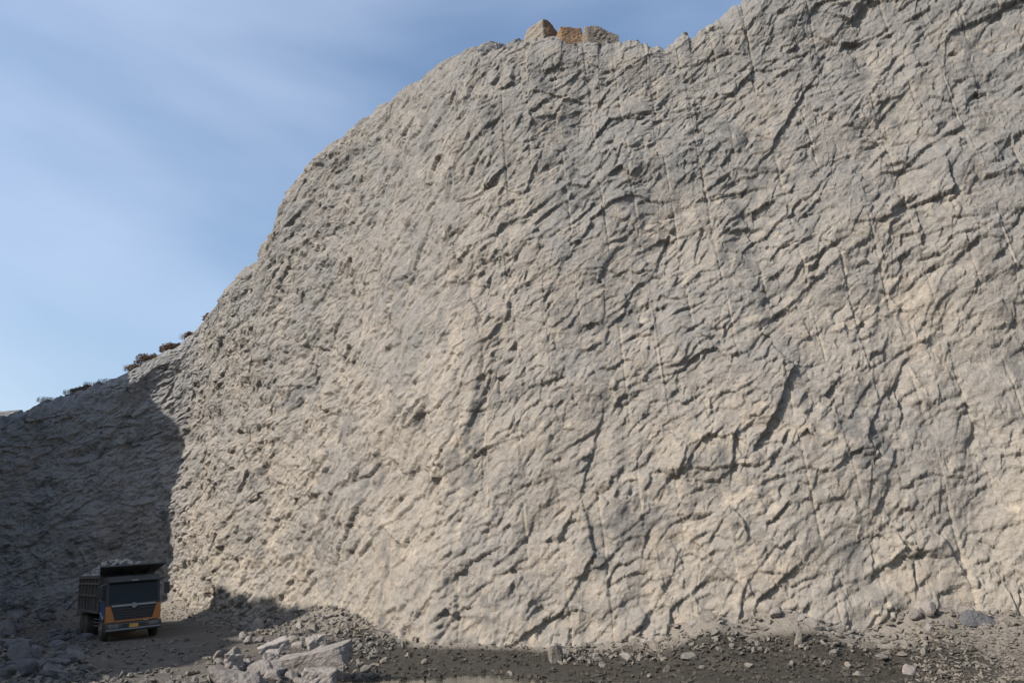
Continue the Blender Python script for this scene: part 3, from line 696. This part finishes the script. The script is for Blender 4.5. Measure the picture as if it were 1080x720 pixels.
def tuft(name, px, rx, h, seed, label, back=0.05, n=260, M_=None, group=None):
    q = crest(M_ or BACK, px, back, (-0.3, 0.95)); V, F = blades(n, rx, rx * 0.7, h, 0.55, seed, 0.008)
    o = tri_mesh(name, V, F, M['grass']); o.location = q; tag(o, label, 'dry grass', group)
shrub('dry_shrub', 148, 1.0, 0.8, 0.75, 61, 'low reddish brown dry shrub, the lower of two on the crest of the shaded face')
for k, (px, rx, h) in enumerate(((138, 0.6, 0.45), (157, 0.8, 0.5), (178, 0.7, 0.5), (198, 0.6, 0.45), (206, 0.5, 0.55), (88, 0.7, 0.4), (76, 0.5, 0.3))):
    shrub('dry_shrub', px, rx, 0.6, h, 160 + 5 * k, 'low dry brown scrub clinging to the crest by the shaded face', group='low scrub along the crest')
shrub('dry_shrub', 170, 0.7, 0.6, 0.65, 64, 'small brown dry shrub next to the tall dead grass on the crest')
tuft('grass_tuft', 182, 1.0, 1.2, 71, 'tall grey dead grass tuft on the crest where the two faces meet', n=900)
for k, px in enumerate((96, 88, 80, 110, 60, 162, 192)):
    tuft('grass_tuft', px, 0.9, 0.22 if px < 150 else 0.45, 80 + k, 'short dry grass tuft on the sloping crest of the shaded face', n=260, group='short grass tufts on the shaded crest')

# ------------------------------------------------------------------ dump truck
def paint(name, col, rough=0.5, metal=0.0, dust=0.35, dustc=(0.26, 0.24, 0.21), spec=0.4):
    m, nt, b = new_mat(name); tcn = nd(nt, 'ShaderNodeTexCoord'); P = tcn.outputs['Object']
    n = noise(nt, P, 2.2, 7, 0.65, 0.4); n2 = noise(nt, P, 14, 5, 0.6)
    c = mixc(nt, ramp(nt, n, [(0.35, dust * 0.25), (0.7, min(1, dust * 1.4))]), col, dustc)
    c = mixc(nt, 1.0, c, ramp(nt, n2, [(0.3, 0.85), (0.7, 1.1)]), 'MULTIPLY')
    nt.links.new(c, b.inputs['Base Color'])
    nt.links.new(ramp(nt, n, [(0.3, rough), (0.7, min(1, rough + 0.3))]), b.inputs['Roughness'])
    b.inputs['Metallic'].default_value = metal; b.inputs['Specular IOR Level'].default_value = spec; return m
M['t_orange'] = paint('orange_cab_paint', (0.384, 0.124, 0.012), 0.45, 0, 0.18)
M['t_blue'] = paint('blue_cab_paint', (0.019, 0.074, 0.198), 0.4, 0, 0.15)
M['t_white'] = paint('white_stripe_paint', (0.6, 0.6, 0.62), 0.5, 0, 0.2)
M['t_dark'] = paint('dark_plastic', (0.022, 0.022, 0.025), 0.6, 0, 0.10)
M['t_grey'] = paint('dusty_grey_plastic', (0.035, 0.035, 0.038), 0.6, 0, 0.25, (0.105, 0.098, 0.087))
M['t_bump'] = paint('dusty_grey_bumper', (0.042, 0.040, 0.036), 0.6, 0, 0.4, (0.096, 0.087, 0.075))
M['t_silver'] = paint('silver_bar', (0.236, 0.236, 0.248), 0.4, 0.4, 0.25)
M['t_steel'] = paint('dark_tipper_steel', (0.035, 0.036, 0.04), 0.65, 0.0, 0.22)
M['t_rib'] = paint('worn_dark_ribs', (0.093, 0.076, 0.068), 0.7, 0, 0.3, (0.204, 0.170, 0.145))
M['t_tyre'] = paint('dusty_rubber', (0.021, 0.021, 0.021), 0.9, 0, 0.5, (0.112, 0.095, 0.073))
M['t_rim'] = paint('dusty_rim', (0.12, 0.11, 0.10), 0.7, 0, 0.6, (0.2, 0.17, 0.13))
M['t_plate'] = paint('yellow_plate', (0.62, 0.30, 0.03), 0.5, 0, 0.3)
M['t_lamp'] = paint('lamp_lens', (0.096, 0.096, 0.099), 0.25, 0, 0.4)
m, nt, b = new_mat('cab_glass'); M['glass'] = m
b.inputs['Base Color'].default_value = (0.008, 0.010, 0.012, 1); b.inputs['Roughness'].default_value = 0.25; b.inputs['Specular IOR Level'].default_value = 0.22

class MB:
    def __init__(s): s.bm = bmesh.new()
    def box(s, x0, x1, y0, y1, z0, z1, bev=0.0):
        r = bmesh.ops.create_cube(s.bm, size=1.0); vs = r['verts']
        for v in vs: v.co = Vector(((x0 + x1) / 2 + v.co.x * (x1 - x0), (y0 + y1) / 2 + v.co.y * (y1 - y0), (z0 + z1) / 2 + v.co.z * (z1 - z0)))
        if bev:
            es = list({e for v in vs for e in v.link_edges}); bmesh.ops.bevel(s.bm, geom=es, offset=bev, segments=2, profile=0.5, affect='EDGES')
        return s
    def hexa(s, pts):
        v = [s.bm.verts.new(p) for p in pts]
        for f in ((0, 3, 2, 1), (4, 5, 6, 7), (0, 1, 5, 4), (1, 2, 6, 5), (2, 3, 7, 6), (3, 0, 4, 7)): s.bm.faces.new([v[i] for i in f])
        return s
    def prism(s, prof, y0, y1, bev=0.0):      # profile in x,z extruded along y
        a = [s.bm.verts.new((x, y0, z)) for x, z in prof]; c = [s.bm.verts.new((x, y1, z)) for x, z in prof]; n = len(prof)
        fs = [s.bm.faces.new(a), s.bm.faces.new(c[::-1])] + [s.bm.faces.new((a[i], c[i], c[(i + 1) % n], a[(i + 1) % n])) for i in range(n)]
        if bev:
            es = list({e for f in fs[:2] for e in f.edges}); bmesh.ops.bevel(s.bm, geom=es, offset=bev, segments=2, profile=0.5, affect='EDGES')
        return s
    def lathe_y(s, prof, cx, cz, cy, n=28):   # profile (radius, y) around a y axis
        rings = [[s.bm.verts.new((cx + r * math.cos(2 * math.pi * k / n), cy + y, cz + r * math.sin(2 * math.pi * k / n))) for k in range(n)] for r, y in prof]
        for a, c in zip(rings, rings[1:]):
            for k in range(n): s.bm.faces.new((a[k], a[(k + 1) % n], c[(k + 1) % n], c[k]))
        s.bm.faces.new(rings[0][::-1]); s.bm.faces.new(rings[-1]); return s
    def tube(s, a, c, r, n=8):
        a, c = Vector(a), Vector(c); d = (c - a); q = d.to_track_quat('Z', 'Y').to_matrix().to_4x4()
        bmesh.ops.create_cone(s.bm, cap_ends=True, segments=n, radius1=r, radius2=r, depth=d.length, matrix=Matrix.Translation((a + c) / 2) @ q); return s
    def build(s, name, mat, parent=None, smooth=False, label=None):
        bmesh.ops.recalc_face_normals(s.bm, faces=list(s.bm.faces))
        me = bpy.data.meshes.new(name); s.bm.to_mesh(me); s.bm.free(); me.materials.append(mat)
        if smooth:
            for p in me.polygons: p.use_smooth = True
        o = bpy.data.objects.new(name, me); C.objects.link(o); o.parent = parent
        if label: o['label'] = label
        return o

truck = bpy.data.objects.new('dump_truck', None); C.objects.link(truck)
tag(truck, 'loaded dump truck with orange and blue cab on the haul road', 'dump truck')
# chassis and running gear
ch = MB(); ch.box(-4.0, 3.9, -0.48, -0.36, 0.78, 1.05).box(-4.0, 3.9, 0.36, 0.48, 0.78, 1.05)
for x in (-3.6, -2.0, -0.4, 1.2, 3.2): ch.box(x - 0.06, x + 0.06, -0.359, 0.359, 0.82, 1.02)
ch.build('chassis', M['t_dark'], truck)
for x, rear in ((3.05, 0), (-1.55, 1), (-2.9, 1)):
    MB().tube((x, -1.0, 0.54), (x, 1.0, 0.54), 0.09).build('axle', M['t_dark'], truck)
    for sgn in (-1, 1):
        w = 0.30 if not rear else 0.58; cy = sgn * (1.24 - w / 2)
        t = MB().lathe_y([(0.30, -w / 2), (0.47, -w / 2), (0.53, -w / 2 + 0.04), (0.54, -0.08), (0.54, 0.08), (0.53, w / 2 - 0.04), (0.47, w / 2), (0.30, w / 2)], x, 0.54, cy).build('wheel', M['t_tyre'], truck, True)
        f = MB().lathe_y([(0.31, 0), (0.30, 0.03), (0.24, 0.02 if not rear else -0.10), (0.12, 0.03 if not rear else -0.10), (0.10, 0.09 if not rear else 0.0), (0.0001, 0.09 if not rear else 0.0)], 0, 0, 0)
        rim = f.build('rim', M['t_rim'], t, True)
        rim.location = (x, cy + sgn * (w / 2 - 0.01), 0.54); rim.scale = (1, sgn, 1)
        tr = MB()
        for k in range(26):
            a = 2 * math.pi * k / 26; c_, s_ = math.cos(a), math.sin(a)
            tr.tube((x + 0.535 * c_, cy - w * 0.42, 0.54 + 0.535 * s_), (x + 0.535 * c_, cy + w * 0.42, 0.54 + 0.535 * s_), 0.02, 4)
        tr.build('tread', M['t_tyre'], t)
for sgn in (-1, 1):
    MB().box(0.2, 1.6, sgn * 0.62 - 0.28 * (sgn < 0), sgn * 0.62 + 0.28 * (sgn > 0), 0.55, 1.05, 0.05).build('fuel_tank' if sgn < 0 else 'air_tank', M['t_grey'], truck)
    r_ = MB()
    for z in (0.62, 0.78, 0.94): r_.tube((0.15, sgn * 1.08, z), (1.75, sgn * 1.08, z), 0.025)
    r_.build('side_guard', M['t_silver'], truck)
    MB().box(-3.5, -0.9, sgn * 0.66, sgn * 1.22, 1.12, 1.15).build('mudguard', M['t_dark'], truck)
# cab
cab = MB().prism([(2.3, 0.95), (3.88, 0.95), (3.92, 1.66), (3.74, 2.72), (3.60, 2.90), (2.42, 2.93), (2.3, 2.8)], -1.2, 1.2, 0.06).build('cab', M['t_grey'], truck)
MB().hexa([(3.925, -1.10, 1.70), (3.925, 1.10, 1.70), (3.905, 1.10, 1.70), (3.905, -1.10, 1.70), (3.76, -1.06, 2.66), (3.76, 1.06, 2.66), (3.74, 1.06, 2.66), (3.74, -1.06, 2.66)]).build('windscreen', M['glass'], cab)
MB().prism([(3.66, 2.70), (4.02, 2.66), (4.03, 2.71), (3.72, 2.92), (3.55, 2.95)], -1.14, 1.14, 0.01).build('sun_visor', M['t_dark'], cab)
MB().box(3.99, 4.035, -0.16, 0.16, 2.695, 2.76, 0.01).build('roof_emblem', M['t_silver'], cab)
for sgn in (-1, 1):
    y0, y1 = sorted((sgn * 1.195, sgn * 1.225))
    d = MB().prism([(2.52, 1.0), (3.50, 1.0), (3.62, 1.35), (3.64, 1.74), (2.52, 1.74)], y0, y1, 0.005).build('door', M['t_blue'], cab)
    ya, yb = sorted((sgn * 1.2262, sgn * 1.245)); MB().box(2.62, 2.80, ya, yb, 1.50, 1.55).build('door_handle', M['t_dark'], cab)
    yc, yd = sorted((sgn * 1.198, sgn * 1.215)); MB().prism([(2.56, 1.80), (3.62, 1.80), (3.48, 2.52), (2.56, 2.52)], yc, yd).build('side_window', M['glass'], cab)
    st = MB(); pr = [(2.55 + 1.0 * t, 1.08 + 0.42 * (t - 0.6) ** 2 + 0.08 * math.sin(6 * t)) for t in np.linspace(0, 1, 12)]
    yo = sorted((sgn * 1.2265, sgn * 1.232))
    st.prism(pr + [(x, z + 0.09) for x, z in pr[::-1]], *yo).build('stripe', M['t_white'], cab)
    # orange corner panels either side of the grille
    o_ = [(4.0, 1.62), (4.0, 0.86)]
    MB().hexa([(3.88, sgn * 1.23, 0.86), (4.03, sgn * 1.21, 0.86), (4.06, sgn * 0.80, 0.86), (3.90, sgn * 0.80, 0.86),
               (3.88, sgn * 1.23, 1.60), (3.98, sgn * 1.21, 1.60), (4.02, sgn * 1.02, 1.60), (3.90, sgn * 1.02, 1.60)]).build('corner_panel', M['t_orange'], cab)
MB().hexa([(3.885, -0.80, 0.86), (4.058, -0.80, 0.86), (4.058, 0.80, 0.86), (3.885, 0.80, 0.86), (3.885, -0.86, 0.935), (4.052, -0.86, 0.935), (4.052, 0.86, 0.935), (3.885, 0.86, 0.935)]).build('lower_panel', M['t_orange'], cab)
g = MB().hexa([(3.89, -0.87, 0.94), (4.02, -0.87, 0.94), (4.02, 0.87, 0.94), (3.89, 0.87, 0.94), (3.89, -1.04, 1.66), (3.99, -1.04, 1.66), (3.99, 1.04, 1.66), (3.89, 1.04, 1.66)]).build('grille', M['t_dark'], cab)
for k in range(4):
    z = 1.04 + 0.115 * k; hw = 0.78 + 0.055 * k
    MB().box(4.0, 4.045, -hw, hw, z, z + 0.045, 0.008).build('grille_slat', M['t_grey'], cab)
MB().prism([(3.99, 1.545), (4.07, 1.555), (4.06, 1.63), (3.975, 1.645)], -0.98, 0.98, 0.008).build('grille_bar', M['t_silver'], cab)
e_ = MB(); e_.lathe_y([(0.12, -0.015), (0.13, 0.0), (0.12, 0.015)], 0, 0, 0, 20)
eo = e_.build('emblem', M['t_silver'], cab); eo.rotation_euler = (0, 0, math.pi / 2); eo.location = (4.085, 0, 1.57)
for y0, y1 in ((-0.75, -0.05), (0.1, 0.8)):
    MB().tube((3.945, y0, 1.72), (3.86, y1, 1.98), 0.014, 6).build('wiper', M['t_dark'], cab)
bp = MB().prism([(3.80, 0.40), (4.10, 0.42), (4.16, 0.52), (4.16, 0.70), (4.08, 0.83), (3.80, 0.83)], -1.24, 1.24, 0.03).build('bumper', M['t_bump'], truck)
MB().prism([(4.12, 0.50), (4.19, 0.50), (4.19, 0.56), (4.12, 0.56)], -1.2, 1.2).build('bumper_strip', M['t_silver'], bp)
for sgn in (-1, 1):
    y0, y1 = sorted((sgn * 0.66, sgn * 1.12)); MB().box(4.10, 4.175, y0, y1, 0.61, 0.77, 0.02).build('headlight', M['t_lamp'], bp)
MB().box(4.165, 4.18, -0.20, 0.20, 0.585, 0.745).build('number_plate', M['t_plate'], bp)
MB().box(4.10, 4.162, -0.5, 0.5, 0.575, 0.76).build('bumper_grille', M['t_dark'], bp)
for sgn in (-1, 1):
    mo = MB().tube((3.70, sgn * 1.20, 2.62), (3.86, sgn * 1.46, 2.58), 0.018).tube((3.72, sgn * 1.20, 1.80), (3.86, sgn * 1.46, 1.88), 0.018).tube((3.86, sgn * 1.46, 1.88), (3.86, sgn * 1.46, 2.58), 0.018).build('mirror_arm', M['t_silver'], truck)
    y0, y1 = sorted((sgn * 1.38, sgn * 1.62)); MB().box(3.80, 3.92, y0, y1, 1.98, 2.52, 0.03).build('mirror', M['t_dark'], mo)
    y0, y1 = sorted((sgn * 0.9, sgn * 1.2))
    MB().box(3.4, 3.7, y0, y1, 0.42, 0.47).box(3.4, 3.7, y0, y1, 0.70, 0.74).build('step', M['t_dark'], truck)
# tipper body
tb = MB(); tb.box(-4.25, 2.12, -1.18, 1.18, 1.22, 1.30).box(-4.2, 2.12, -1.20, -1.14, 1.302, 3.02).box(-4.2, 2.12, 1.14, 1.20, 1.302, 3.02).box(-4.3, -4.22, -1.2, 1.2, 1.30, 2.95)
tb.box(2.122, 2.19, -1.22, 1.22, 1.22, 3.04)
body = tb.build('tipper_body', M['t_steel'], truck)
for sgn in (-1, 1):
    for k in range(7):
        x = -4.12 + k * 1.02; y0, y1 = sorted((sgn * 1.202, sgn * 1.29)); MB().box(x - 0.055, x + 0.055, y0, y1, 1.36, 2.90, 0.012).build('rib', M['t_rib'], body)
    for z0, z1, e in ((2.905, 3.06, 0.10), (2.60, 2.69, 0.094), (2.02, 2.12, 0.094), (1.24, 1.355, 0.10)):
        y0, y1 = sorted((sgn * 1.2021, sgn * (1.20 + e + 0.003))); MB().box(-4.24, 2.18, y0, y1, z0, z1, 0.01).build('rail', M['t_rib'], body)
can = MB()
can.hexa([(2.14, -1.24, 3.02), (2.14, 1.24, 3.02), (3.55, 1.50, 3.42), (3.55, -1.50, 3.42), (2.14, -1.24, 3.08), (2.14, 1.24, 3.08), (3.53, 1.50, 3.48), (3.53, -1.50, 3.48)])
for sgn in (-1, 1):
    can.hexa([(2.15, sgn * 1.20, 3.085), (2.15, sgn * 1.24, 3.085), (3.50, sgn * 1.49, 3.485), (3.50, sgn * 1.45, 3.485), (2.0, sgn * 1.20, 3.30), (2.0, sgn * 1.24, 3.30), (3.45, sgn * 1.49, 3.58), (3.45, sgn * 1.45, 3.58)])
can.build('cab_guard', M['t_steel'], body)
for y in (-0.8, -0.27, 0.27, 0.8): MB().hexa([(2.20, y - .03, 2.86), (2.20, y + .03, 2.86), (3.40, y * 1.1 + .03, 3.365), (3.40, y * 1.1 - .03, 3.365), (2.20, y - .03, 3.02), (2.20, y + .03, 3.02), (3.40, y * 1.1 + .03, 3.36 + 0.012), (3.40, y * 1.1 - .03, 3.36 + 0.012)]).build('guard_stiffener', M['t_steel'], body)
# stand it on the banked road
FWD = np.array([math.cos(math.radians(-54)), math.sin(math.radians(-54))]); LEFT = np.array([-FWD[1], FWD[0]])
fp = hit_ground(140, 674)[0]; org = fp[:2] - FWD * 4.1
def gz_avg(p): q = p[None] + 0.25 * np.array([[0, 0], [1, 0], [-1, 0], [0, 1], [0, -1]]); return float(ground_z(q[:, 0], q[:, 1]).mean())
zs = {(a, c): gz_avg(org + FWD * a + LEFT * c) for a in (3.05, -2.2) for c in (-1.0, 1.0)}
roll = (zs[3.05, 1] + zs[-2.2, 1] - zs[3.05, -1] - zs[-2.2, -1]) / 4.0
pit = (zs[3.05, 1] + zs[3.05, -1] - zs[-2.2, 1] - zs[-2.2, -1]) / 2 / 5.25
X = Vector((FWD[0], FWD[1], pit)).normalized(); Yv = Vector((LEFT[0], LEFT[1], roll)).normalized(); Z = X.cross(Yv).normalized(); Yv = Z.cross(X)
R3 = Matrix((X, Yv, Z)).transposed()
zc = (sum(zs.values()) / 4) - pit * 0.42
truck.rotation_euler = R3.to_euler(); truck.location = (org[0], org[1], zc - 0.02)
TM = Matrix.Translation(truck.location) @ R3.to_4x4()
# the load
r = np.random.default_rng(91); lp = []
for _ in range(420):
    x, y = r.uniform(-4.05, 2.05), r.uniform(-1.08, 1.08)
    z = 2.84 + 0.80 * (1 - (abs(y) / 1.2) ** 2) * (1 - (abs(x + 0.8) / 3.6) ** 2) + r.normal() * 0.06
    lp.append(TM @ Vector((x, y, z)))
ld = rubble('rock_load', lp, 0.16 + 0.4 * r.uniform(size=420) ** 2, M['load'], 5600, label='heaped broken rock carried in the tipper body')
